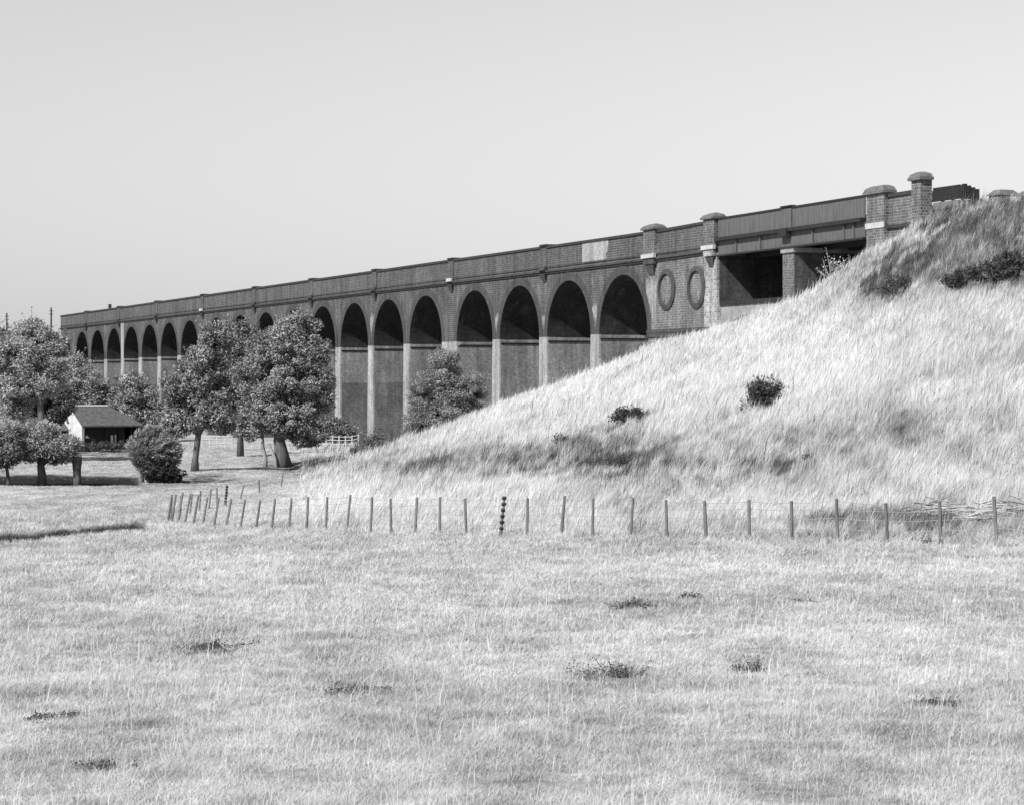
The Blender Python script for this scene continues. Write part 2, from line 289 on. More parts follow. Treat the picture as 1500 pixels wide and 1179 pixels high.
# grass blades: one countless mass ----------------------------------------
def build_grass():
    xs = np.arange(-904, 2402, 6.0); Zs = np.concatenate([np.arange(12.5,60,.35), np.arange(60,130,.5), np.arange(130,200,.8), np.arange(200,260,3)])
    Xc, Zc = np.meshgrid(xs, Zs); Xw = (Xc-CX)/F*Zc; h = H(Xw,Zc); y = HY-F*(h-EYE)/Zc
    dy = np.zeros_like(y); dy[:-1] = y[:-1]-y[1:]
    dZ = np.gradient(Zs)[:,None]
    area = np.clip(dy, .12*dZ*F/Zc*.15, None)*6.0
    inside = (Xc>-40)&(Xc<1540)&(y<1230)
    zc = np.array([np.interp(xs, ax, AK[:,7])]); hid = (Zc > zc+2) & (Xc > 400)
    far_side = (Xc < -160) | (Xc > 1665)
    ex = np.where(inside, 1.0, np.where(far_side, np.where((Zc < 75)|(Xc > 1665), .14, .0), .24))*np.where(hid, .5, 1)
    foreg = np.interp(y, [560,760,800,1000,1179], [1.5,1.5,1.3,1.9,2.9])
    n = R_.poisson(np.clip(area*ex*foreg, 0, 60))
    idx = np.repeat(np.arange(n.size), n.ravel())
    x = Xc.ravel()[idx] + R_.uniform(-3,3,len(idx)); Z = Zc.ravel()[idx] + R_.uniform(-.5,.5,len(idx))*np.broadcast_to(dZ,Zc.shape).ravel()[idx]
    X = (x-CX)/F*Z; base = H(X,Z); t, hq = tone_at(X,Z,base); pmk = tone_at.pm
    sx,sy,sq = 0,0,0
    dm = np.maximum(ditch_mask(X,Z), stream_shade_mask(X,Z)); keep = dm < .5
    # none inside the viaduct's footprint
    nn = X*.929+Z*.370; keep &= nn < 74.0
    X,Z,base,t,hq,pmk = (a[keep] for a in (X,Z,base,t,hq,pmk)); N = len(X)
    clump = fbm(X*1.3,Z*.9,51,3); cl2 = vnoise(X*4.5,Z*3,61)
    px = Z/F
    short = px*(np.interp(Z,[15,40],[7.5,3.5])+np.interp(Z,[15,40],[11,8])*clump**1.5*R_.uniform(.3,1.5,N)*1.5)
    short = np.clip(short, .02, .20)
    tall = (.25+.8*clump*R_.uniform(.3,1.25,N))*(.45+1.1*fbm(X*.28,Z*.28,81,2))
    valley = np.clip((Z-110)/10,0,1)*(1-hq)
    hgt = short*(1-hq)+tall*hq; hgt = np.where(valley>.5, np.clip(hgt*.5,.04,.11), hgt)
    hgt = hgt*(1-.75*pmk*(1-hq))
    stalk = (R_.random(N) < .005*(1-hq)*(Z<75)); hgt = np.where(stalk, np.clip(hgt*R_.uniform(2.2,4.2,N),.1,.42), hgt)
    dock = (R_.random(N) < .012*hq); hgt = np.where(dock, hgt*R_.uniform(1.2,1.8,N), hgt)
    w = px*np.where(stalk,.8,R_.uniform(.6,1.4,N))*np.interp(Z,[15,60,130],[1.0,.85,.62])
    lean_a = R_.normal(.2,.7,N)*(1+1.4*(1-hq)) + (fbm(X*.35,Z*.35,71,2)-.5)*1.2           # wind from the left
    ln = hgt*np.where(stalk,.35,R_.uniform(.2,1.2,N)*(1-hq) + R_.uniform(.05,.6,N)*hq)
    d = np.stack([np.cos(lean_a), np.sin(lean_a)*.6],1)*ln[:,None]
    wa = R_.normal(0,.6,N); wd = np.stack([np.cos(wa),np.sin(wa)],1)*w[:,None]*.5
    up = hgt*np.where(stalk,1.0,R_.uniform(.55,1.0,N))
    B = np.stack([X,Z,base-.02],1)
    def off(fr_h, fr_l, ww, s):
        v = B.copy(); v[:,2] += up*fr_h; v[:,:2] += d*fr_l + s*wd*ww; return v
    V = np.stack([off(0,0,1,-1),off(0,0,1,1),off(.6,.32,.8,1),off(.6,.32,.8,-1),off(1,1,.0,0)],1).reshape(-1,3)
    b = np.arange(N)*5
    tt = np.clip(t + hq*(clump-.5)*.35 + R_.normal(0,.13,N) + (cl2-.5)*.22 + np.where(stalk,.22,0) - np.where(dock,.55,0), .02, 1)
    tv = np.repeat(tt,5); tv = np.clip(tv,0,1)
    me = np_mesh("meadow_grass", V, [np.stack([b,b+1,b+2,b+3],1), np.stack([b+3,b+2,b+4],1)], {"tone": tv})
    print("blades", N)
    return me
tag(link_mesh("meadow_grass", build_grass(), M_BLADE), kind="stuff")

# ------------------------------------------------------------------ viaduct
D = np.array([.370,-.929]); NQ = np.array([.929,.370])          # along the viaduct towards us; into the viaduct
def s_of(x): return 317460.0/(x+720.0)
S0 = 270.0; ZB = -9.0
def base_pt(s): q = 74.3*NQ + (29.6-s)*D; return q
bp = base_pt(S0); ROT = math.atan2(D[1], D[0])
def gsh(s): return np.interp(s, [148,160,180,190,230,400], [.42,.32,.17,.0,-.07,-.42])
def vf(s, q, z):                                                   # viaduct frame -> local coordinates of its Empty
    zz = z + float(gsh(s))*min(max((z-3.9)/7.0,0),1)
    return (-(s-S0), q, zz-ZB)
via = tag(empty("brick_viaduct", (bp[0],bp[1],EYE+ZB), ROT), "long dark brick railway viaduct of many tall arches crossing the valley", "viaduct")
RAD = 4.215; SPZ = 3.98; TOPZ = 9.0; DEPTH = 8.0
C0 = [194.6+9.97*i for i in range(4)]; c15 = C0[-1]+9.97+2.0
C1 = [c15+9.97*i for i in range(8)]; c7 = C1[-1]+9.97+2.1
C2 = [c7+9.97*i for i in range(7)]
CEN = C0+C1+C2; END_N = CEN[0]-RAD; END_F = CEN[-1]+RAD
NEAR = 179.4; FAR = 392.8
def pier(s0, s1, dark=False):
    b = .09
    m = MB(vf); m.add([(s0-b,-b,ZB),(s1+b,-b,ZB),(s1+b,DEPTH+b,ZB),(s0-b,DEPTH+b,ZB),(s0,0,SPZ),(s1,0,SPZ),(s1,DEPTH,SPZ),(s0,DEPTH,SPZ)],
        [(0,1,2,3),(7,6,5,4),(4,5,1,0),(5,6,2,1),(6,7,3,2),(7,4,0,3)])
    o = m.build("pier", M_REVEAL, via)
    t = (3.5-ZB)/(SPZ-ZB); bb = b*(1-t)
    f = MB(vf); e = .05
    f.add([(s0-b-.01,-b-e,ZB),(s1+b+.01,-b-e,ZB),(s1+b+.01,-b+.1,ZB),(s0-b-.01,-b+.1,ZB),(s0-.012,-e,SPZ+.03),(s1+.012,-e,SPZ+.03),(s1+.012,.1,SPZ+.03),(s0-.012,.1,SPZ+.03)],
        [(0,1,2,3),(7,6,5,4),(4,5,1,0),(5,6,2,1),(6,7,3,2),(7,4,0,3)])
    f.build("pier_facing", M_FACING, o)
    i = MB(vf); i.box((s0-.13,.02,3.74),(s1+.13,DEPTH+.1,3.96)); i.build("impost", M_REVEAL, o)
    i = MB(vf); i.box((s0-.06,.04,3.62),(s1+.06,DEPTH+.04,3.739)); i.build("impost_shadow_line", M_DARKSTONE, o)  # dark course that paints the shadow line under the impost
    if dark:
        t = (.6-ZB)/(SPZ-ZB); bb = b*(1-t); m2 = MB(vf)            # darker lower brickwork with a level top edge
        m2.add([(s0-b-.004,.12,ZB),(s0-b-.004,DEPTH,ZB),(s0-bb-.004,DEPTH,.6),(s0-bb-.004,.12,.6)],[(0,3,2,1)])
        m2.build("lower_brickwork", M_REVEAL_DARK, o)
    return o
edges = [CEN[i] + (RAD if k else -RAD) for i in range(len(CEN)) for k in (0,1)]
for i in range(len(CEN)-1): pier(edges[2*i+1], edges[2*i+2], dark=(4 <= i <= 18))
# abutments at both ends
m = MB(vf); m.box((END_F,0,ZB),(FAR,DEPTH,SPZ)); m.box((END_F,-.0,SPZ),(FAR,DEPTH,TOPZ)); o = m.build("abutment", M_BRICK, via)
m = MB(vf); m.box((NEAR,0,ZB),(END_N,DEPTH,TOPZ)); abut = m.build("abutment", M_ABUT, via)
tag(abut, "near abutment with two blind round windows")
NA = 28
def arc(c, r, k): a = math.pi*k/NA; return c - r*math.cos(a), SPZ + r*math.sin(a)
for i, c in enumerate(CEN):
    # spandrels: front and back sheets over one arch, to the middle of each pier
    lo = END_N if i == 0 else .5*(edges[2*i-1]+edges[2*i]); hi = END_F if i == len(CEN)-1 else .5*(edges[2*i+1]+edges[2*i+2])
    m = MB(vf)
    for q, flip in ((0.0,False),(DEPTH,True)):
        pts = [(lo,SPZ)]*(lo < c-RAD-1e-4) + [arc(c,RAD,k) for k in range(NA+1)] + [(hi,SPZ)]*(hi > c+RAD+1e-4)
        vs = [(s,q,z) for s,z in pts] + [(s,q,TOPZ) for s,z in pts]; n = len(pts)
        m.add(vs, [((a,a+1,a+1+n,a+n) if flip else (a+n,a+1+n,a+1,a)) for a in range(n-1)])
    sp = m.build("spandrel_wall", M_BRICK, via)
    m = MB(vf); vs = []
    for k in range(NA+1):
        s,z = arc(c,RAD,k); vs += [(s,0,z),(s,DEPTH,z)]
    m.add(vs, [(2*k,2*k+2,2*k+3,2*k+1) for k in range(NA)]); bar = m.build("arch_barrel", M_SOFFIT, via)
    # projecting brick ring on the front of the arch
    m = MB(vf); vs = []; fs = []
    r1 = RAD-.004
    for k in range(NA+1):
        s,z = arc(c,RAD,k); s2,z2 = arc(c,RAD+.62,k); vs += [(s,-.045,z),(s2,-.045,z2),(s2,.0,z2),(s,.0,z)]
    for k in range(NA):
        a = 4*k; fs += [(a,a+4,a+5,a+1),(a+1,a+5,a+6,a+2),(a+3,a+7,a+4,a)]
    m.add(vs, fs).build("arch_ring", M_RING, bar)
# deck, string course, parapet and coping
m = MB(vf)
for a in np.linspace(NEAR, FAR-8, 24)[:-1]:
    b_ = a+(FAR-8-NEAR)/23; m.box((a,.3,TOPZ),(b_,DEPTH-.3,9.55))
m.build("track_bed", M_BALLAST, via)
def course(name, mm, q0, q1, z0, z1, s0, s1, par=via, step=9.0, back=True):
    n = max(1,int((s1-s0)/step)); m = MB(vf)
    for i in range(n):
        a = s0+(s1-s0)*i/n; b_ = s0+(s1-s0)*(i+1)/n
        m.add([(a,q0,z0),(b_,q0,z0),(b_,q1,z0),(a,q1,z0),(a,q0,z1),(b_,q0,z1),(b_,q1,z1),(a,q1,z1)], [(0,1,2,3),(7,6,5,4),(4,5,1,0),(6,7,3,2)] + ([(7,4,0,3)] if i == 0 else []) + ([(5,6,2,1)] if i == n-1 else []))
        if back: m.add([(a,DEPTH-q1,z0),(b_,DEPTH-q1,z0),(b_,DEPTH-q0,z0),(a,DEPTH-q0,z0),(a,DEPTH-q1,z1),(b_,DEPTH-q1,z1),(b_,DEPTH-q0,z1),(a,DEPTH-q0,z1)], [(0,1,2,3),(7,6,5,4),(4,5,1,0),(6,7,3,2)])
    return m.build(name, mm, par)
PE = NEAR
course("parapet", M_PARA, -.02, .42, TOPZ, 10.86, PE, FAR)
course("string_course", M_RING, -.20, -.02, 9.0, 9.14, PE, FAR)
course("string_course", M_COPING, -.11, .0, 8.86, 9.0, PE, FAR)
course("string_course", M_RING, -.08, -.02, 9.32, 9.42, PE, FAR)
course("coping", M_COPING, -.12, .52, 10.86, 11.04, PE, FAR)
# parapet strips over every second pier, each on a corbel
def strip(x, pale):
    s = s_of(x); m = MB(vf); m.box((s-.55,-.13,9.42),(s+.55,-.02,10.86)); o = m.build("parapet_strip", M_PARA, via)
    m = MB(vf); m.box((s-.62,-.24,11.04),(s+.62,.56,11.16)); m.build("strip_coping", M_COPING, o)
    m = MB(vf); m.box((s-.6,-.34,9.14),(s+.6,-.2,9.42)); m.build("corbel_block", M_STONE if pale else M_RING, o)
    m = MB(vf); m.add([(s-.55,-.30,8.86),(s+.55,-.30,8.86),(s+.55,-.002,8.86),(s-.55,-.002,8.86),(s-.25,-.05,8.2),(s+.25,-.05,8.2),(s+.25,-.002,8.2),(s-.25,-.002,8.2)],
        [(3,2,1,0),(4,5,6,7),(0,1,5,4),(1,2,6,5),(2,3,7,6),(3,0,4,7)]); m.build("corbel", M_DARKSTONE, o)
for x, pale in ((126,0),(174,0),(229,0),(296.5,1),(372.7,0),(456,0),(549,0),(661,1),(797,0)): strip(x, pale)
s0, s1 = s_of(890), s_of(852)
m = MB(vf)
for k,(dz0,dz1,ds) in enumerate(((9.44,9.95,.35),(9.95,10.4,.12),(10.4,10.86,0.))): m.box((s0+ds,-.04,dz0),(s1,-.02,dz1))
m.build("repaired_brickwork", M_PATCH, via)
def stain(s0, s1, z0, z1, seed, q=-.006, par=via):
    rg_ = np.random.default_rng(seed); n = 16; L_ = []
    for k in range(n+1): L_.append((s0+(s1-s0)*k/n, z1-(z1-z0)*.25*rg_.random()))
    for k in range(n,-1,-1): L_.append((s0+(s1-s0)*k/n, z0+(z1-z0)*.65*rg_.random()))
    m = MB(vf); m.add([(a,q,z) for a,z in L_[:n+1]]+[(a,q,z) for a,z in L_[n+1:][::-1]], [(k,k+1,n+2+k,n+1+k) for k in range(n)]); m.build("lime_stain", M_STAIN, par)
stain(s_of(960), s_of(945.5), 4.2, 8.1, 1); stain(s_of(956), s_of(951), 5.0, 8.0, 2, -.009); stain(s_of(873), s_of(866), 4.4, 6.4, 3); stain(s_of(797), s_of(791), 4.3, 5.9, 4); stain(s_of(730.5), s_of(724), 4.3, 6.2, 5); stain(s_of(548), s_of(541.5), 4.6, 7.2, 6)
m = MB(vf); m.box((edges[31],-.05,SPZ+.031),(edges[32],-.002,8.84)); m.build("pale_pier_strip", M_FACING, via)
# abutment pilasters and blind oculi
def pilaster(sa, sb, par, quoin=False, zlow=9.42, zt=11.1, caph=.42, frontq=-.28):
    m = MB(vf); m.box((sa,frontq,zlow),(sb,.44,zt)); o = m.build("pilaster", M_ABUT, par)
    m = MB(vf); e = .16                                    # rounded weathered capstone
    m.box((sa-e,frontq-e,zt),(sb+e,.46+e,zt+caph*.35)); m.box((sa-e+.04,frontq-e+.04,zt+caph*.35),(sb+e-.04,.46+e-.04,zt+caph*.7), topin=(.1,.1)); m.box((sa-e+.16,frontq-e+.16,zt+caph*.7),(sb+e-.16,.46+e-.16,zt+caph), topin=(.35,.3))
    c = m.build("capstone", M_CAP, o)
    m = MB(vf); m.box((sa-.12,frontq-.14,9.12),(sb+.12,-.202,9.40)); m.build("bracket_stone", M_STONE, o)
    m = MB(vf); m.box((sa+.05,frontq-.04,8.7),(sb-.05,-.112,9.12)); m.build("bracket_moulding", M_QUOIN if quoin else M_RING, o)
    m = MB(vf); a=sa+.2; b_=sb-.2
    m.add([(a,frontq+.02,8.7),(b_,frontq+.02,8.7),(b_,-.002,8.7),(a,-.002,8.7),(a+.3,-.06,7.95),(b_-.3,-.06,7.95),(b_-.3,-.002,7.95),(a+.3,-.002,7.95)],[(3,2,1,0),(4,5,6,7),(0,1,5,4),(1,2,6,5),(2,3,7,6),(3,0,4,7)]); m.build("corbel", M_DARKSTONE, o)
    return o
pilaster(s_of(962), s_of(946), via)
pilaster(s_of(1049.5), s_of(1034), via, True)
m = MB(vf); m.box((NEAR-.03,-.05,ZB),(s_of(1031),.5,8.86)); m.build("quoin", M_QUOIN, via)
m = MB(vf); m.box((NEAR-.03,-.14,3.9),(END_N-.02,-.002,4.12)); m.box((NEAR-.03,-.10,3.62),(END_N-.02,-.002,3.9)); m.build("ledge", M_RING, abut)
def oculus(x, zc):
    sc_ = s_of(x); n = 40; m = MB(vf); vs = []; fs = []
    for k in range(n):
        a = 2*math.pi*k/n
        for r,q in ((1.42,-.002),(1.42,-.10),(1.08,-.17),(1.04,-.002)): vs.append((sc_+r*math.cos(a)*.98, q, zc+r*math.sin(a)))
    for k in range(n):
        a=4*k; b_=4*((k+1)%n); fs += [(a+j,b_+j,b_+j+1,a+j+1) for j in range(3)]
    o = m.add(vs,fs).build("oculus", M_RING, abut)
    m = MB(vf); m.add([(sc_+1.04*math.cos(2*math.pi*k/n)*.98,-.006,zc+1.04*math.sin(2*math.pi*k/n)) for k in range(n)],[tuple(range(n))]); m.build("infill", M_ABUT, o)
oculus(975.5, 6.84); oculus(1019.5, 6.78)

# ---------------------------------------------------- girder bridge over the second opening
GS0, GS1 = s_of(1265), NEAR-.05
gb = base_pt(170); gir = tag(empty("girder_bridge", (gb[0],gb[1],EYE+ZB), ROT), "plain steel girder bridge with plated parapet joining the viaduct to the embankment", "bridge")
def gfr(s,q,z): zz = z + float(gsh(s))*min(max((z-3.9)/7.0,0),1); return (-(s-170), q, zz-ZB)
def gbox(name, mm, lst, par=gir):
    m = MB(gfr)
    for a,b_ in lst: m.box(a,b_)
    return m.build(name, mm, par)
gbox("parapet_plate", M_STEEL, [((GS0,-.0,9.82),(GS1,.08,11.0)), ((GS0,DEPTH-.08,9.82),(GS1,DEPTH,11.0))])
gbox("handrail", M_STEEL_DK, [((GS0,-.06,11.0),(GS1,.16,11.12)), ((GS0,DEPTH-.16,11.0),(GS1,DEPTH+.06,11.12))])
gbox("flange", M_STEEL_DK, [((GS0,-.30,9.6),(GS1,.3,9.82)), ((GS0,-.12,8.62),(GS1,.25,8.72))])  # upper flange is coloured dark to take in the shadow line beneath it
gw = gbox("girder_web", M_STEEL, [((GS0,.02,8.72),(GS1,.10,9.6)), ((GS0,DEPTH-.1,8.72),(GS1,DEPTH,9.6))])
for s in (s_of(1078), s_of(1113), s_of(1190), s_of(1236), s_of(1250)): gbox("stiffener", M_STEEL, [((s-.05,-.10,8.722),(s+.05,.02,9.6))], gw)
gbox("deck_plate", M_TARRED, [((GS0,.3,9.2),(GS1,DEPTH-.3,9.5))])
for q in (2.2,4.0,5.8): gbox("cross_girder", M_STEEL_DK, [((GS0,q-.15,8.5),(GS1,q+.15,9.19))])
ps0, ps1 = s_of(1160), s_of(1144)
gbox("parapet_strip", M_STEEL, [((ps0+.1,-.10,9.82),(ps1-.1,.0,11.0))]); gbox("strip_coping", M_STEEL_DK, [((ps0,-.16,11.12),(ps1,.2,11.2))]); gbox("bearing_bracket", M_STEEL_DK, [((ps0+.2,-.42,9.3),(ps1-.2,-.302,9.8)),((ps0+.2,-.302,9.3),(ps1-.2,-.1,9.6))])
pr = gbox("pier", M_ABUT, [((ps0,.05,ZB),(ps1,DEPTH,8.35))]); gbox("bearing_stone", M_IMPOST, [((ps0-.12,-.05,8.35),(ps1+.12,DEPTH,8.62))], pr)
gbox("reveal_shade_lining", M_REVEAL_SHADE, [((GS1-.03,.10,5.73),(GS1+.02,DEPTH-.1,8.6))]); gbox("reveal_shade_lining", M_REVEAL_SHADE, [((ps0-.012,.14,ZB),(ps0,DEPTH-.02,8.34))], pr); gbox("reveal_shade_lining", M_REVEAL_SHADE, [((ps1,.3,5.73),(ps1+.012,DEPTH-.02,8.34))], pr)  # thin dark sheets added to deepen the shade on the reveals
# low masonry arch carrying a floor between abutment and pier
sa, sb = ps1, GS1; n = 20; cx = .5*(sa+sb); half = .5*(sb-sa); lo = MB(gfr); vs=[]; 
for k in range(n+1):
    t = -1+2*k/n; vs += [(cx+half*t,.25,4.85-.95*t*t),(cx+half*t,.25,5.48),(cx+half*t,DEPTH,4.85-.95*t*t),(cx+half*t,DEPTH,5.48)]
lo.add(vs,[(4*k,4*k+1,4*k+5,4*k+4) for k in range(n)]+[(4*k+2,4*k,4*k+4,4*k+6) for k in range(n)]+[(4*k+3,4*k+2,4*k+6,4*k+7) for k in range(n)]); lo.build("low_arch", M_IMPOST, gir)
gbox("floor_slab", M_STEEL_DK, [((ps1,.12,5.48),(GS1,DEPTH,5.72))])

# ---------------------------------------------------- brick abutment wall with capped pillars past the girder
aw = base_pt(156); ab = tag(empty("abutment_wall", (aw[0],aw[1],EYE+4), ROT), "short brick wall between two capped pillars at the top of the grassy bank", "wall")
def afr(s,q,z): return (-(s-156), q, z+float(gsh(s))*min(max((z-3.9)/7.0,0),1)-4)
def abox(name, mm, lst, par=ab, topin=(0,0)):
    m = MB(afr)
    for a,b_ in lst: m.box(a,b_,topin=topin)
    return m.build(name, mm, par)
P1a, P1b = s_of(1300), s_of(1274); P2a, P2b = s_of(1354), s_of(1340)
abox("wall", M_ABUT, [((P2a+.05,0,4),(P1b-.05,.40,10.75)), ((P1a,.55,4),(P1b,DEPTH,9.2)), ((P2a,DEPTH-.55,4),(P1b,DEPTH,10.75))])
abox("coping", M_COPING, [((P2b,-.1,10.75),(P1a,.5,10.95))])
abox("string_course", M_COPING, [((P2b-.5,-.16,9.02),(P1a,-.002,9.2))])
for (a,b_,zt) in ((P1a,P1b,11.02),(P2a,P2b,11.42)):
    pl = abox("pillar", M_ABUT, [((a,-.3,4),(b_,.42,zt))])
    e=.17; m = MB(afr); m.box((a-e,-.3-e,zt),(b_+e,.45,zt+.16)); m.box((a-e+.03,-.3-e+.03,zt+.16),(b_+e-.03,.44,zt+.36),topin=(.1,.08)); m.box((a-e+.14,-.3-e+.12,zt+.36),(b_+e-.14,.40,zt+.48),topin=(.3,.2)); m.build("capstone", M_CAP, pl)
abox("band_stone", M_STONE, [((P1a-.05,-.36,9.1),(P1b+.05,-.302,9.42))])

# dark timber barrier and stone blocks on the crest
tb = base_pt(150.4); bar = tag(empty("timber_barrier", (tb[0],tb[1],EYE+9), ROT), "dark timber barrier of old planks and rails beside the end pillar", "barrier")
def bfr(s,q,z): return (-(s-150.4), q, z-9)
def bbox(name, mm, lst, par=bar):
    m = MB(bfr)
    for a,b_ in lst: m.box(a,b_)
    return m.build(name, mm, par)
bbox("plank_panel", M_TARRED, [((150.3,.5+.012*(i%2),10.55+.16*i),(153.2-.1*(i==4),.58+.012*(i%2),10.70+.16*i)) for i in range(5)])
bbox("end_panel", M_TARRED, [((149.95-.1*i,.6+.2*i,10.5),(150.25-.1*i,.79+.2*i,11.36-.10*i)) for i in range(4)])
bbox("rail", M_STEEL_DK, [((150.2,.42,9.95),(153.1,.5,10.08))]); bbox("board", M_TIMBER, [((150.3,.5,10.1),(153.1,.56,10.5))])
for s in (152.3,151.2,150.22): bbox("post", M_STEEL_DK, [((s-.08,.58,9.2),(s+.08,.74,11.3))])
def block(x0, x1, Z, ytop, label):
    c = G(.5*(x0+x1), Z); top = EYE+hy(ytop,Z); hw = .5*(x1-x0)/F*Z
    o = empty("stone_block", (c.x,c.y,c.z-.1), .5); tag(o, label, "stone block")
    h = top-c.z+.1; m = MB(); m.box((-hw,-.5,-.3),(hw,.5,h*.6),topin=(.05,.05)); m.build("block", M_CAP, o); m = MB(); m.box((-hw-.08,-.58,h*.6),(hw+.08,.58,h),topin=(.3,.3)); m.build("cap", M_CAP, o)
block(1452, 1488, 131.8, 279, "weathered rounded stone block showing above the crest grass, right of the barrier")
block(1494, 1530, 130.5, 281, "stone block on the crest cut by the right edge of the photo")

# ------------------------------------------------------------------ hut
hut = empty("open_shed", G(117, 236)); hut.rotation_euler = (0,0,math.radians(38.0))
tag(hut, "white gabled shed with dark open front and tiled roof among the trees", "shed")
HW, HL, EV, RG = 4.0, 6.0, 2.3, 3.75      # gable width (y), length (x), eaves, ridge
hx0, hx1, hy0, hy1 = .0, HL, -.4, HW-.4
ym = .5*(hy0+hy1)
MB().prism([(hx0,hy0,-.4),(hx0,hy1,-.4),(hx0,hy1,EV),(hx0,ym,RG-.05),(hx0,hy0,EV)], (.25,0,0)).build("gable_wall", M_LIME, hut)
MB().box((hx0+.25,hy1-.25,-.4),(hx1,hy1,EV)).box((hx1-.25,hy0,-.4),(hx1,hy1-.25,EV)).build("back_wall", M_TARRED, hut)
MB().box((hx0+.25,hy0+.5,-.2),(hx1-.25,hy1-.25,.06)).build("earth_floor", M_SOIL, hut)  # floor coloured dark for the shade inside the shed
MB().box((hx0+.25,hy0+.12,.0),(hx0+2.4,hy0+.2,1.15)).box((hx0+2.45,hy0+.13,.0),(hx0+4.6,hy0+.21,EV-.1)).box((hx0+.25,hy0+.16,1.15),(hx0+2.4,hy0+.24,EV-.1)).build("front_shade_boards", M_TARRED, hut)  # black boards added to stand for the shade of the open front
rf = MB(); e=.45; th=.14
def slope(a, b_, c, d):
    nrm = Vector((0,0,th)); L=[Vector(q) for q in (a,b_,c,d)]; rf.prism(L, nrm)
k = (RG-EV)/(ym-hy0); rh = 2.2
slope((hx0-.2,hy0-e,EV-e*k),(hx1+.3,hy0-e,EV-e*k),(hx1-rh,ym,RG),(hx0-.2,ym,RG))
slope((hx0-.2,ym,RG),(hx1-rh,ym,RG),(hx1+.3,hy1+e,EV-e*k),(hx0-.2,hy1+e,EV-e*k))
rf.prism([(hx1+.3,hy0-e,EV-e*k),(hx1+.3,hy1+e,EV-e*k),(hx1-rh,ym,RG)], (0,0,th))
ro = rf.build("roof", M_TILE, hut)
MB().tube([(hx0-.2,ym,RG+.14),(hx1-rh,ym,RG+.14)], .13, 8).build("ridge_tiles", M_PALEWOOD, ro)
MB().tube([(hx1-rh,ym,RG+.12),(hx1+.25,hy0-e+.05,EV-e*k+.14)], .08, 6).build("hip_tiles", M_TILE, ro)
for xx in (2.5,3.9,5.2): MB().box((xx,hy0+.02,-.2),(xx+.14,hy0+.115,EV-.3)).build("post", M_TARRED, hut)  # posts blackened to sink into the painted shade of the front
MB().box((3.0,hy0-.1,.1),(3.25,hy0-.02,1.2)).box((3.45,hy0-.1,.1),(3.57,hy0-.02,1.25)).build("leaning_board", M_PALEWOOD, hut)
lt = MB().box((-2.0,2.5,-.4),(-.002,4.2,1.55)).build("lean_to", M_TARRED, hut)
MB().prism([(-2.5,2.1,1.45),(-.01,2.1,1.6),(-.01,3.3,2.45),(-2.5,3.3,2.4)],(0,0,.1)).prism([(-2.5,3.3,2.4),(-.01,3.3,2.45),(-.01,4.5,1.5),(-2.5,4.5,1.4)],(0,0,.1)).build("roof", M_TILE, lt)
MB().box((-1.4,2.4,1.22),(-.1,2.49,1.36)).box((-.45,2.4,.3),(-.3,2.49,1.218)).build("door_frame", M_LIME, lt)
MB().box((-.9,3.0,2.0),(-.02,3.1,2.9)).build("timbered_gable", M_LIME, lt)
cot = empty("cottage", G(5, 262)); tag(cot, "pale cottage wall just showing behind the left trees", "cottage")
MB().box((-3,0,-.5),(2.2,5,2.6)).build("wall", M_IMPOST, cot); MB().prism([(-3.3,-.4,2.5),(-3.3,5.4,2.5),(-3.3,2.5,4.6)],(6,0,0)).build("roof", M_TILE, cot)

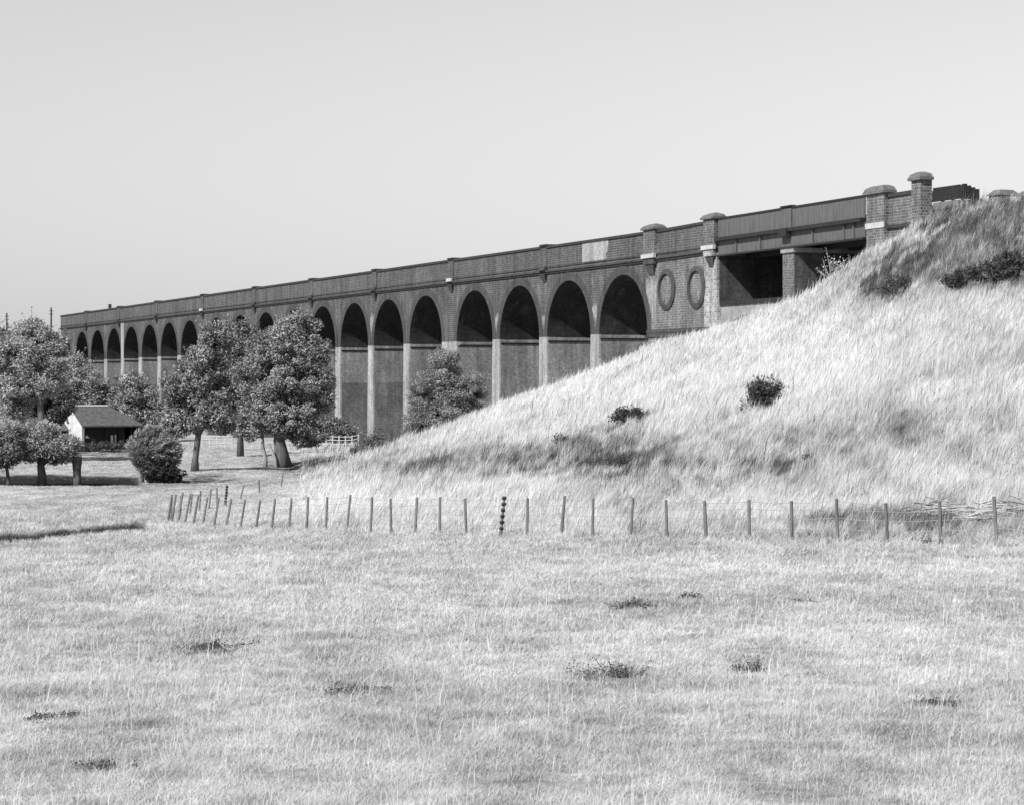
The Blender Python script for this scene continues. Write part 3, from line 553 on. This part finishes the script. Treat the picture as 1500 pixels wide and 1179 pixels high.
# ------------------------------------------------------------------ trees and shrubs
def leaves_mesh(name, blobs, Z, n, size, rng, radial=0.0, tone=.55, var=.25, clump=.5, nclump=46, depth=.85, origin=None, aspect=.5, tonegrad=0):
    """blobs: (cx,cy,rx,ry) photo positions at distance Z -> leaf quads spread through clumps on and inside each lobe"""
    out=[]; wts = np.array([b[2]*b[3] for b in blobs],float); wts/=wts.sum(); mpx = Z/F
    C=[];Rr=[]
    allc=[]
    for b,w in zip(blobs,wts):
        c = P(b[0],b[1],Z + (b[4] if len(b)>4 else 0)); r = np.array([b[2]*mpx, b[2]*mpx*depth, b[3]*mpx])
        k = max(5,int(nclump*w*len(blobs)**.5))
        d = rng.normal(size=(k,3)); d/=np.linalg.norm(d,axis=1)[:,None]
        rad = 1-np.abs(rng.normal(0,.22,k)); cc = np.array(c)+d*rad[:,None]*r*.9
        m = rng.poisson(n*w/k*rng.uniform(.5,1.5,k))
        idx = np.repeat(np.arange(k),m)
        g = rng.normal(size=(len(idx),3)); g/= (1e-6+np.linalg.norm(g,axis=1)[:,None]); g *= rng.random((len(idx),1))**.4
        cs = clump*rng.uniform(.6,1.5,k)
        pos = cc[idx]+g*cs[idx][:,None]*np.array([1.15,1.15,.8])
        C.append(np.tile(np.array(c),(len(idx),1))); allc.append((pos, g, rng.normal(0,.5,k)[idx]))
    pos = np.concatenate([a[0] for a in allc]); g = np.concatenate([a[1] for a in allc]); ct = np.concatenate([a[2] for a in allc]); cen = np.concatenate(C)
    N=len(pos)
    out = pos-cen; out/= 1e-6+np.linalg.norm(out,axis=1)[:,None]
    if origin is not None:
        o2 = pos-np.array(origin); o2/=1e-6+np.linalg.norm(o2,axis=1)[:,None]; 
    else: o2=out
    ns = int(90*len(blobs)**.5) if N > 3000 else 0
    if ns:
        k0 = rng.integers(0,N,ns); d0 = out[k0]*.6 + rng.normal(0,.35,(ns,3)) + np.array([.25,0,.45]); d0/=np.linalg.norm(d0,axis=1)[:,None]
        m0 = rng.integers(10,22,ns); ii = np.repeat(np.arange(ns),m0); q0 = rng.random(len(ii))[:,None]*rng.uniform(.4,1.1,ns)[ii][:,None]*(clump/.55)
        pos = np.concatenate([pos, pos[k0][ii]+d0[ii]*q0+rng.normal(0,.05,(len(ii),3))]); g = np.concatenate([g, rng.normal(size=(len(ii),3))*.6]); ct = np.concatenate([ct, rng.normal(.2,.4,ns)[ii]]); cen = np.concatenate([cen, cen[k0][ii]])
        o2 = np.concatenate([o2, d0[ii]]); out = np.concatenate([out, out[k0][ii]]); N = len(pos)
    rnd = rng.normal(size=(N,3)); rnd/=np.linalg.norm(rnd,axis=1)[:,None]
    L = o2*radial + rnd*(1-radial) + np.array([.12,0,-.15])*(1-radial); L/=1e-6+np.linalg.norm(L,axis=1)[:,None]
    nd = g*.7+out*.5+np.array([0,0,.35])+rng.normal(size=(N,3))*.55
    Wd = np.cross(nd,L); Wd/=1e-6+np.linalg.norm(Wd,axis=1)[:,None]
    ln = size*np.exp(rng.normal(-.05,.25,N))[:,None]; wd = ln*aspect*rng.uniform(.7,1.2,N)[:,None]
    V = np.stack([pos-L*ln*.5, pos+Wd*wd*.5, pos+L*ln*.5, pos-Wd*wd*.5],1).reshape(-1,3)
    t = np.clip(tone+rng.normal(0,var,N)+ct*var*1.2,0,1)
    a=np.arange(N)*4
    return V, np.stack([a,a+1,a+2,a+3],1), np.repeat(t,4)
def limbs(rng, base, spine, r0, tips, bark_n=7):
    """tapered trunk along spine with limbs to tips"""
    m = MB(); n=len(spine); rr=[r0*(1.25 if i==0 else 1)*(1-.45*i/(n-1)) for i in range(n)]
    m.tube(spine, rr, 9, wob=.25, rng=rng)
    for tp in tips:
        k = rng.integers(max(1,n//2), n); a = Vector(spine[k]); b_=Vector(tp); mid=(a+b_)*.5+Vector((rng.normal(0,.25),rng.normal(0,.25),.25*(b_-a).length*.4))
        m.tube([a,a.lerp(mid,.5),mid,b_.lerp(mid,.4),b_],[rr[k]*.6,rr[k]*.5,rr[k]*.36,rr[k]*.2,.02],6)
    return m
def tree(name, label, cat, base, blobs, n, size, seed, trunk=None, r0=.25, lm=None, bark=None, group=None, ntips=12, **kw):
    """base=(x,Z); blobs in photo px; trunk=list of photo (x,y) from the foot up"""
    rng = np.random.default_rng(seed); x,Z = base; g = G(x,Z); o = empty(name, g); tag(o, label, cat, group)
    if Z > 140: n = int(n*2.7); size *= .60
    V,Fc,t = leaves_mesh(name, blobs, Z, n, size, rng, **kw); V = V-np.array(g)
    keep = (V.reshape(-1,4,3)[:,:,2].min(1) > -.15)
    V = V.reshape(-1,4,3)[keep].reshape(-1,3); t=t.reshape(-1,4)[keep].ravel(); a=np.arange(len(V)//4)*4
    link_mesh("crown", np_mesh("crown", V, [np.stack([a,a+1,a+2,a+3],1)], {"tone": t}), lm or M_LEAF, o)
    if trunk:
        sp=[tuple(P(px_,py_,Z)-g) for px_,py_ in trunk]; sp[0]=(sp[0][0],0,-.25)
        tips=[tuple(V[rng.integers(len(V))]*np.array([.85,.8,.92])) for _ in range(ntips)]
        limbs(rng, g, sp, r0, tips).build("trunk", bark or M_BARK, o, True)
    return o
# big left tree (pale, wind-blown)
tree("willow_tree","tall pale windblown tree filling the left edge behind the pollards","tree",(58,200),[(50,505,42,32),(20,530,34,44),(75,540,32,40),(18,580,34,36),(48,485,24,17)],26000,.34,1,trunk=[(62,655),(62,625),(58,590),(52,540)],r0=.35,tone=.72,var=.2,clump=.62,nclump=75,aspect=.42)
tree("broadleaf_tree","shaded dark tree standing behind the pollards left of the shed","tree",(62,207),[(62,600,36,34),(85,590,26,26),(40,632,26,18)],14000,.34,2,trunk=[(66,660),(66,630),(64,600)],r0=.22,tone=.45,var=.25,clump=.6,lm=M_DLEAF)  # dark leaf colour stands in for the shade on this tree
# trees and bushes behind the shed
tree("field_tree","bushy tree behind the shed roof, below the far arches","tree",(125,300),[(120,565,30,22),(100,580,26,22),(148,580,24,20),(150,600,20,14)],11000,.42,3,trunk=[(125,635),(125,605),(122,575)],r0=.25,tone=.55,var=.22,clump=.75)
tree("pine_tree","dark layered pine right of the shed roof","tree",(205,262),[(192,562,18,10),(205,580,30,11),(190,592,24,10),(222,600,22,12),(205,612,34,12),(180,612,20,10)],12000,.36,4,trunk=[(208,655),(206,620),(203,585),(196,552)],r0=.2,tone=.5,var=.28,clump=.7,depth=1)
tree("hedge_bush","grey leafy bush on the hillside under the far end of the viaduct","bush",(112,338),[(112,535,22,16),(90,548,22,16),(140,560,18,14)],6000,.45,5,tone=.75,clump=.8)
# tree left of centre and the big tree
tree("willow_tree","slim trunked leafy tree between the round pollard and the largest tree","tree",(286,178),[(318,497,24,24),(300,530,34,26),(268,560,28,26),(310,570,32,28),(262,595,24,24),(292,605,34,26),(258,625,16,16),(318,615,22,20)],30000,.3,6,trunk=[(285,700),(286,672),(290,640),(296,600),(304,545)],r0=.27,tone=.5,var=.24,clump=.55,nclump=70)
tree("dark_tree","dark tree top rising behind the largest tree, in front of two half hidden arches","tree",(355,212),[(358,482,22,18),(345,510,26,24),(370,500,20,20),(350,550,28,30),(340,600,24,28)],14000,.32,7,trunk=[(352,665),(352,620),(352,560)],r0=.25,tone=.4,var=.22,clump=.55)
big = tree("willow_tree","largest tree, broad crown on a thick double trunk before the viaduct","tree",(408,187),[(436,482,28,24),(405,510,42,34),(450,520,30,30),(378,550,32,32),(425,560,50,36),(462,575,26,32),(385,600,36,30),(430,610,44,32),(452,632,26,16),(372,575,22,28),(478,552,8,10),(368,628,18,16),(450,642,22,12)],64000,.29,8,trunk=[(416,686),(413,668),(409,645),(412,605),(422,550),(430,500)],r0=.55,tone=.55,var=.2,clump=.55,nclump=110,ntips=18)
rg = np.random.default_rng(5); g = G(408,187)
l2 = MB().tube([tuple(P(388,688,186.5)-g-Vector((0,0,.3))),tuple(P(389,672,186.5)-g),tuple(P(385,655,186.8)-g),tuple(P(384,635,187)-g)],[.2,.14,.12,.1],8,wob=.25,rng=rg).tube([tuple(P(405,688,186)-g-Vector((0,0,.3))),tuple(P(403,672,186.3)-g),tuple(P(394,650,186.6)-g)],[.17,.13,.1],8,wob=.2,rng=rg).build("pale_stem", M_PALEBARK, big, True)
# round pollard, small pollards and stump
o = G(212,157,1.2)
tree("pollard_willow","round clipped pollard willow with shoots fanning out, centre of the row","tree",(216,157),[(225,652,38,32),(216,660,30,28),(238,660,28,26)],26000,.36,9,trunk=[(207,710),(208,695),(210,680),(214,665)],r0=.17,bark=M_PALEBARK,radial=.65,tone=.62,var=.22,clump=.3,aspect=.2,nclump=120,origin=tuple(o),ntips=16)
tree("shade_mound","black leafy mound added as the shade under the round pollard","bush",(243,155.5),[(236,692,20,18),(248,698,16,12)],6000,.3,10,tone=.05,var=.06,clump=.35,lm=M_DLEAF)  # near-black leaves painted in where the pollard's shade lies
tree("pollard_willow","spreading pale pollard willow with a short black trunk, left of the stump","tree",(60,157),[(65,655,38,24),(45,650,24,24),(85,662,22,20),(60,632,26,15),(98,652,12,12)],16000,.36,11,trunk=[(61,710),(61,695),(60,682),(62,668)],r0=.34,tone=.72,var=.22,clump=.4,aspect=.25,radial=.5,nclump=80)
tree("pollard_willow","slender darker pollard willow at the left edge of the photo","tree",(11,156),[(8,655,24,26),(20,640,18,18),(-15,650,26,28),(2,668,28,14)],12000,.36,12,trunk=[(13,712),(12,700),(10,684),(9,668)],r0=.14,tone=.45,var=.22,clump=.4,aspect=.25,radial=.5,nclump=70)
g = G(113,157); st = empty("tree_stump", g); tag(st,"bare black pollard stump with a knobbly top between pollard and round tree","stump")
MB().tube([(0,0,-.3),(.02,0,.5),(-.02,0,1.1),(.0,0,1.6),(-.05,0,1.85)],[.27,.23,.24,.3,.22],9,wob=.3,rng=rg).build("trunk", M_BARK, st, True)
MB().tube([(-.1,0,1.6),(-.25,0,1.95),(-.3,0,2.1)],[.14,.1,.03],6).tube([(.15,0,1.6),(.25,0,1.9)],[.12,.06],6).build("limb_stub", M_BARK, st, True)
# tree on the flank of the hill
tree("thorn_tree","dense rounded tree growing against a pier at the foot of the bank","tree",(650,193),[(652,538,24,28),(628,575,30,36),(660,572,32,34),(690,580,24,32),(622,615,34,26),(660,610,44,28),(600,632,14,12),(690,603,18,14)],42000,.26,14,trunk=[(650,645),(652,610),(652,565)],r0=.25,tone=.55,var=.25,clump=.45,nclump=110,aspect=.3,radial=.35)
# scrub at the pier feet
tree("hedge_bush","low ragged dark hedge along the front of the shed","bush",(150,229),[(128,655,26,4),(165,653,26,4),(100,652,20,6)],4000,.2,18,tone=.4,clump=.3,lm=M_DLEAF)
tree("scrub_bush","dark thicket at the foot of a pier behind the white fence","bush",(484,236),[(485,628,26,17),(462,634,18,14),(505,640,16,10)],8000,.28,15,tone=.35,clump=.5,lm=M_LEAF)
tree("scrub_bush","twiggy dark scrub at the left foot of the bank below the viaduct","bush",(540,186),[(538,655,22,14),(528,664,18,8),(552,645,12,10)],5000,.24,16,tone=.25,clump=.4,radial=.5,aspect=.25)
tree("scrub_bush","low weeds in the shade right of the largest tree","bush",(478,181),[(470,683,26,5),(495,680,16,6)],2500,.22,17,tone=.3,clump=.3)
# far hillside trees behind on the left
for i,(x,y,rx,ry,Z,l) in enumerate(((-30,500,40,24,330,"tree at the left edge on the far hillside"),(20,500,36,16,345,"small far tree at the skyline near the left pole"),(85,505,26,14,360,"small pale far tree at the viaduct's far end"))):
    tree("far_tree",l,"tree",(x,Z),[(x,y,rx,ry),(x+rx*.5,y+8,rx*.7,ry*.9),(x-rx*.5,y+10,rx*.7,ry)],4500,.6,30+i,tone=.5,clump=1.0)
# bushes on the bank
BANK = [("small dark round gorse bush high on the pale bank, largest there",1115,118,[(1118,574,22,16),(1108,586,22,16),(1128,580,17,17),(1116,593,22,10)],4200,.13,.3),
 ("spiky dark gorse bush on the middle of the bank",922,112,[(922,606,24,11),(912,612,18,8),(935,610,16,8)],2600,.14,.2),
 ("smallest dark bush low on the left of the bank",825,110,[(826,650,11,9),(822,645,8,8)],900,.12,.2),
 ("faint little weedy bush right of the middle of the bank",1188,92,[(1188,674,12,10)],700,.10,.35),
 ("low dark scrub on the upper right of the bank",1470,110,[(1475,385,28,14),(1450,402,36,14),(1495,398,26,16)],6000,.14,.3),
 ("low ragged scrub at the top of the bank, left of the darker scrub",1405,112,[(1400,412,24,10),(1415,400,14,8)],2200,.14,.35),
 ("dark tangle of brambles above the wire fence",900,86,[(893,678,22,7),(905,684,16,6),(915,672,12,5)],1500,.09,.15),
 ("ragged grey bush low in the upper bank grass",1318,120,[(1318,412,20,9),(1300,425,14,7)],1500,.14,.45)]
def z_on(x, y, lo=74, hi=170):
    """distance at which the ground appears on photo row y in column x"""
    zz = np.arange(lo, hi, .25); hh = H(wx(x,zz), zz, False); yy = HY-F*(hh-EYE)/zz; k=np.argmax(yy<=y); return float(zz[k])
for i,(l,x,Z,bl,n,sz,tn) in enumerate(BANK):
    yb = max(b[1]+b[3] for b in bl)-3; Zq = z_on(x, yb+7)
    tree("gorse_bush" if i<2 else "scrub_bush", l, "bush",(x,Zq),bl,n,sz,60+i,tone=tn,var=.2,clump=.22,nclump=50,lm=M_DLEAF,radial=.55,aspect=.3,origin=tuple(G(x,Zq)))
# sapling under the girder
Zs_ = 148.5; g = G(1216,Zs_,-.1); sp = empty("sapling", g); tag(sp,"thin bare branched sapling before the dark girder opening","sapling")
m=MB(); rs=np.random.default_rng(77); leaf=[]
for k in range(16):
    a=rs.uniform(-1.3,1.3); ln=rs.uniform(.5,1.0); st_=Vector((0,0,.15+.5*rs.random())); d=Vector((math.sin(a)*.9,rs.normal(0,.4),math.cos(a)*.75+.15)); pts=[st_+d*ln*q*1.5+Vector((rs.normal(0,.03),0,.12*q*q)) for q in (0,.35,.7,1)]
    m.tube(pts,[.03,.024,.018,.008],5); leaf += [pts[1].lerp(pts[3],rs.random()) + Vector(rs.normal(0,.07,3)) for _ in range(14)]
m.tube([(0,0,-.3),(.02,0,.5),(0,0,1.1)],[.05,.04,.03],6)
m.build("stem", M_PALEBARK, sp)
mm=MB()
for q in leaf:
    a=Vector(rs.normal(0,1,3)).normalized()*.06; b_=Vector(rs.normal(0,1,3)).normalized()*.035; mm.add([q-a,q+b_,q+a,q-b_],[(0,1,2,3)])
mm.build("leaves", M_PALEWOOD, sp)

# ------------------------------------------------------------------ fences
def zbase(x):  # distance of the fence line
    return float(np.interp(x, [243,262,285,310,331,390,560,730,900,1160,1460,1700,2000], [109.5,108.5,106.5,104.5,102.5,98,88.5,80.8,78,75.6,73.8,68,60]))
NEARP = [1905,1810,1720,1632,1545,1460,1378,1300,1227,1160,1097,1035,977,924,868,822,772,733,683,644,608,573,543,508,477,449,423,398,375,352,331,313,297,283,271,261,252,246]
LEANS = {1460:-4,1378:-2,1300:-3,1227:-2,1160:-1,924:3,868:1,822:5,733:6,608:3,423:4,398:5,375:6,352:7,331:8,313:8,297:7,283:8,271:8,261:7,252:6,246:6}
fb = G(733, zbase(733)); fen = tag(empty("wire_fence", fb), "wire fence on thin wooden posts along the foot of the bank", "fence")
def post(x, Z, hgt, lean, r, mm, par, org, rng, spotted=False):
    g = G(x,Z)-org; lx = lean/F*Z; m = MB(); k = hgt
    top = g+Vector((lx,rng.normal(0,.03),k)); n=8 if spotted else 4
    pts=[g.lerp(top,q) for q in np.linspace(-.25,1,n*2 if spotted else n)]
    m.tube(pts,[r*(1.05-.15*i/len(pts)) for i in range(len(pts))],7,wob=.3,rng=rng)
    o=m.build("post", mm, par, False)
    if spotted:
        for q in np.linspace(.05,.97,7):
            c=g.lerp(top,q); mb=MB(); mb.tube([c-Vector((0,0,.055)),c,c+Vector((0,0,.055))],[r*1.15,r*1.75,r*1.15],8,wob=.3,rng=rng); mb.build("insulator", M_STEEL_DK, o, True)
        tag(o,"post wrapped in black knobs")
    return g, top
rf_=np.random.default_rng(9); line=[]
for x in NEARP:
    Z=zbase(x); hh=np.interp(x,[240,400,730,1460],[1.18,1.22,1.24,1.25])*rf_.uniform(.94,1.06)
    line.append(post(x,Z,float(hh),LEANS.get(x,rf_.normal(0,2)),.048 if x<1000 else .055,M_TIMBER,fen,fb,rf_,x==733))
for q in (.3,.55,.78,.95):
    m=MB()
    for (a,b_),(c,d) in zip(line[:-1],line[1:]):
        p0=a.lerp(b_,q); p1=c.lerp(d,q); m.tube([p0,p0.lerp(p1,.5)-Vector((0,0,.03)),p1],.0075,4,False)
    m.build("wire", M_WIRE, fen)
# the return run of that fence, going away behind the first
g0=G(250,112); ret=tag(empty("wire_fence", g0), "fainter return run of wire fence going away along the left flank of the bank", "fence")
RX=[250,264,278,292,306,318,330,352,380,412]; RZ=np.interp(RX,[250,330,412],[111.5,126,146]); line=[]
for x,Z in zip(RX,RZ): line.append(post(x,float(Z),.95 if x<332 else .7,rf_.normal(2,2),.045,M_TIMBER,ret,g0,rf_,x==330))
for q in (.5,.9):
    m=MB()
    for (a,b_),(c,d) in zip(line[:-1],line[1:]): m.tube([a.lerp(b_,q),c.lerp(d,q)],.004,4,False)
    m.build("wire", M_WIRE, ret)
def rail_fence(pts, label, mm):
    g0=G(*pts[0]); o=tag(empty("rail_fence", g0), label, "fence"); prev=None
    L=[]; 
    for (x0,Z0),(x1,Z1) in zip(pts[:-1],pts[1:]):
        n=max(2,int(abs(x1-x0)/9))
        for i in range(n): L.append((x0+(x1-x0)*i/n, Z0+(Z1-Z0)*i/n))
    L.append(pts[-1]); T=[]
    for x,Z in L:
        g=G(x,Z)-g0; MB().box((g.x-.05,g.y-.05,g.z-.3),(g.x+.05,g.y+.05,g.z+1.2)).build("post",mm,o); T.append(g)
    for hh in (.45,.8,1.1):
        m=MB()
        for a,b_ in zip(T[:-1],T[1:]): m.tube([a+Vector((0,-.08,hh)),b_+Vector((0,-.08,hh))],.03,4,False)
        m.build("rail",mm,o)
rail_fence([(422,226),(440,228),(525,221)], "white post and rail fence under the arches right of the largest tree", M_PALEWOOD)
rail_fence([(296,238),(340,236)], "short pale rail fence seen behind the slim tree", M_PALEWOOD)
# telegraph poles on the far hill
def pole(x, ytop, Z, label):
    g=G(x,Z); h=EYE+hy(ytop,Z)-g.z; o=tag(empty("telegraph_pole", g), label, "pole","poles on the far skyline")
    MB().tube([(0,0,-.4),(0,0,h)],[.16,.11],8).build("mast",M_TARRED,o)
    for k in (.5,1.0): MB().box((-.35,-.06,h-k-.1),(.35,.06,h-k)).build("crossarm",M_TARRED,o)
pole(10,459,412,"telegraph pole at the far left, above the pale tree"); pole(75,451,405,"telegraph pole just left of the viaduct's far end")
# pole beyond the viaduct showing over its parapet
g=G(161,372); pq=Vector((wx(161,372),372,0)); o=tag(empty("signal_post",(pq.x,pq.y,EYE+1)),"short post top showing over the far parapet of the viaduct","post")
MB().tube([(0,0,0),(0,0,hy(446,372)-1)],[.15,.12],8).build("mast",M_TARRED,o); MB().box((-.22,-.1,hy(446,372)-1.6),(.22,.1,hy(446,372)-1.0)).build("signal_head",M_TARRED,o)

# ------------------------------------------------------------------ brush, weeds
def brush(x0,x1,y0,y1,n,seed,label):
    rng=np.random.default_rng(seed); xc=.5*(x0+x1); Z=z_on(xc,.5*(y0+y1),72,100); g=G(xc,Z); o=tag(empty("brush_pile",g),label,"brushwood")
    m=MB(); d=MB()
    for i in range(n):
        x=rng.uniform(x0,x1); Zq=Z+rng.uniform(-.9,.9); b_=G(x,Zq,.2+.25*rng.random())-g; a=rng.normal(.1,.35); l=rng.uniform(.5,1.5)
        v=Vector((math.cos(a)*l*.5,rng.normal(0,.3),math.sin(a)*.25*l)); mid=b_+Vector((0,0,rng.normal(0,.05))); r=rng.uniform(.01,.024)
        (m if rng.random()<.68 else d).tube([b_-v,mid,b_+v],[r,r*.9,r*.4],5)
    m.build("pale_sticks",M_PALEWOOD,o); d.build("dark_sticks",M_BARK,o)
brush(1310,1400,754,772,110,3,"pile of pale cut sticks behind the fence, left heap")
brush(1420,1545,754,774,150,4,"pile of pale cut sticks behind the fence at the right edge")
def weed(x,y,rx,ry,n,sz,label,seed,tn=.38):
    n=int(n*3.2); sz*=.66
    Z=z_on(x,y+ry,12,90); rng=np.random.default_rng(seed); g=G(x,Z); o=empty("weed_clump",g); tag(o,label,"weeds")
    mp=Z/F; N=n; kk=max(4,n//60); ci=rng.integers(0,kk,N); cX=rng.normal(0,.5,kk)*rx*mp; cY=rng.normal(0,.5,kk)*rx*mp*1.6; X=cX[ci]+rng.normal(0,.13,N)*rx*mp; Yq=cY[ci]+rng.normal(0,.2,N)*rx*mp; zz=np.abs(rng.normal(0,.5,N))*ry*.8*mp+.01
    hb=H(X+g.x,Yq+g.y)-g.z; pos=np.stack([X,Yq,hb+zz],1); L=rng.normal(size=(N,3))*np.array([1,1,.6]); L/=np.linalg.norm(L,axis=1)[:,None]; Wd=np.cross(L,rng.normal(size=(N,3))); Wd/=np.linalg.norm(Wd,axis=1)[:,None]
    ln=(sz*mp*rng.uniform(.6,1.4,N))[:,None]
    V=np.stack([pos-L*ln*.5,pos+Wd*ln*.2,pos+L*ln*.5,pos-Wd*ln*.2],1).reshape(-1,3); a=np.arange(N)*4
    link_mesh("leaves",np_mesh("leaves",V,[np.stack([a,a+1,a+2,a+3],1)],{"tone":np.repeat(np.clip(rng.normal(tn,.25,N),0,1),4)}),M_DLEAF,o)
    m=MB()
    for k in range(6):
        b_=Vector((rng.normal(0,.14)*rx*mp,rng.normal(0,.14)*rx*mp,-.03)); m.tube([b_,b_+Vector((rng.normal(0,.4)*rx*mp,0,ry*mp*rng.uniform(.6,1.7)))],[.8*mp,.4*mp],4)
    me_=m.build("stems",M_BARK,o)
W=[(305,945,52,10,420,7,"dark flattened weeds in the left foreground field"),(520,1006,42,13,420,6,"oval patch of dark thistles left of the foreground centre"),(905,972,52,22,420,6,"largest dark weed clump, in the right half of the foreground"),
 (1105,970,36,20,200,6,"loose clump of small dark leaves right of the largest weed clump"),(1365,1028,44,10,260,7,"low dark weeds near the right edge of the foreground"),(930,884,50,9,260,6,"low dark weeds just below the fence, centre right"),
 (1015,872,26,9,220,5,"small dark molehill of weeds below the fence"),(1178,876,16,6,80,5,"tiny weed tuft below the right part of the fence"),(70,1052,44,9,200,7,"dark weeds at the lower left edge"),(150,1112,40,14,220,7,"dark weed tuft in the lower left corner"),
 (650,712 if False else 780,30,5,60,5,"weeds at the foot of the fence posts left of the knobbed post"),(1365,790,14,9,70,5,"dark weed between two fence posts at the right"),(300,835,8,3,20,4,"tiny dark tuft in the field by the left end of the fence")]
for i,(x,y,rx,ry,n,sz,l) in enumerate(W): weed(x,y,rx,ry,n,sz,l,100+i)
def tuft(x,y,h,w,label,seed):
    Z=z_on(x,y,12,110); g=G(x,Z); rng=np.random.default_rng(seed); o=tag(empty("grass_tussock",g),label,"tussock"); mp=Z/F; N=240
    b_=np.stack([rng.normal(0,.35,N)*w*mp,rng.normal(0,.35,N)*w*mp,np.full(N,-.03)],1); hh=h*mp*rng.uniform(.5,1.1,N); d=np.stack([rng.normal(.1,.25,N),rng.normal(0,.2,N)],1)*hh[:,None]; ww=mp*.9
    V=np.stack([b_+[-ww*.5,0,0],b_+[ww*.5,0,0],b_+np.stack([d[:,0],d[:,1],hh],1)],1).reshape(-1,3); a=np.arange(N)*3
    link_mesh("blades",np_mesh("blades",V,[np.stack([a,a+1,a+2],1)],{"tone":np.clip(rng.normal(.97,.06,N*3),0,1)}),M_BLADE,o)
tuft(316,850,22,13,"palest upright grass tussock, left of centre in the field",1); tuft(406,838,20,8,"narrow pale grass tussock just right of the palest one",2); tuft(232,818,14,10,"small pale tussock near the left end of the fence",3); tuft(265,826,12,8,"small pale tussock beside the palest one's left",4)

# ------------------------------------------------------------------ camera, light, sky
cam = bpy.data.cameras.new("camera"); co = bpy.data.objects.new("camera", cam); COL.objects.link(co)
co.location=(0,0,EYE); co.rotation_euler=(math.radians(90),0,0); cam.sensor_width=36; cam.lens=36*F/1500; cam.shift_y=-(589.5-HY)/1500; cam.clip_end=5000; cam.clip_start=.1
sc.camera=co
Lh = np.array([-.751,-.816]); elev=math.atan2(1.0, np.linalg.norm(Lh)); az=math.atan2(Lh[0],Lh[1])
sun=bpy.data.lights.new("sun",'SUN'); sun.energy=5.0; sun.angle=math.radians(.5); sun.color=(1,1,1); so=bpy.data.objects.new("sun",sun); COL.objects.link(so)
so.rotation_euler=Vector((-Lh[0],-Lh[1],-1.0)).to_track_quat('-Z','Y').to_euler(); so.location=(-50,-50,80)
w=bpy.data.worlds.new("World"); sc.world=w; w.use_nodes=True; nt=w.node_tree; bg=nt.nodes["Background"]
sky=nt.nodes.new("ShaderNodeTexSky"); sky.sky_type='NISHITA'; sky.sun_disc=False; sky.sun_elevation=elev; sky.sun_rotation=az%(2*math.pi); sky.air_density=4.2; sky.dust_density=0.15; sky.ozone_density=1.0
sp_=nt.nodes.new("ShaderNodeSeparateColor"); nt.links.new(sky.outputs[0],sp_.inputs[0])       # monochrome film behind an orange filter
cbn=nt.nodes.new("ShaderNodeCombineColor")
for i in range(3): nt.links.new(sp_.outputs[0],cbn.inputs[i])
nt.links.new(cbn.outputs[0],bg.inputs["Color"]); bg.inputs["Strength"].default_value=.062
sc.view_settings.view_transform='Standard'; sc.view_settings.look='None'; sc.view_settings.exposure=.52; sc.view_settings.gamma=1
sc.cycles.max_bounces=6; sc.cycles.diffuse_bounces=3; sc.cycles.use_denoising=True
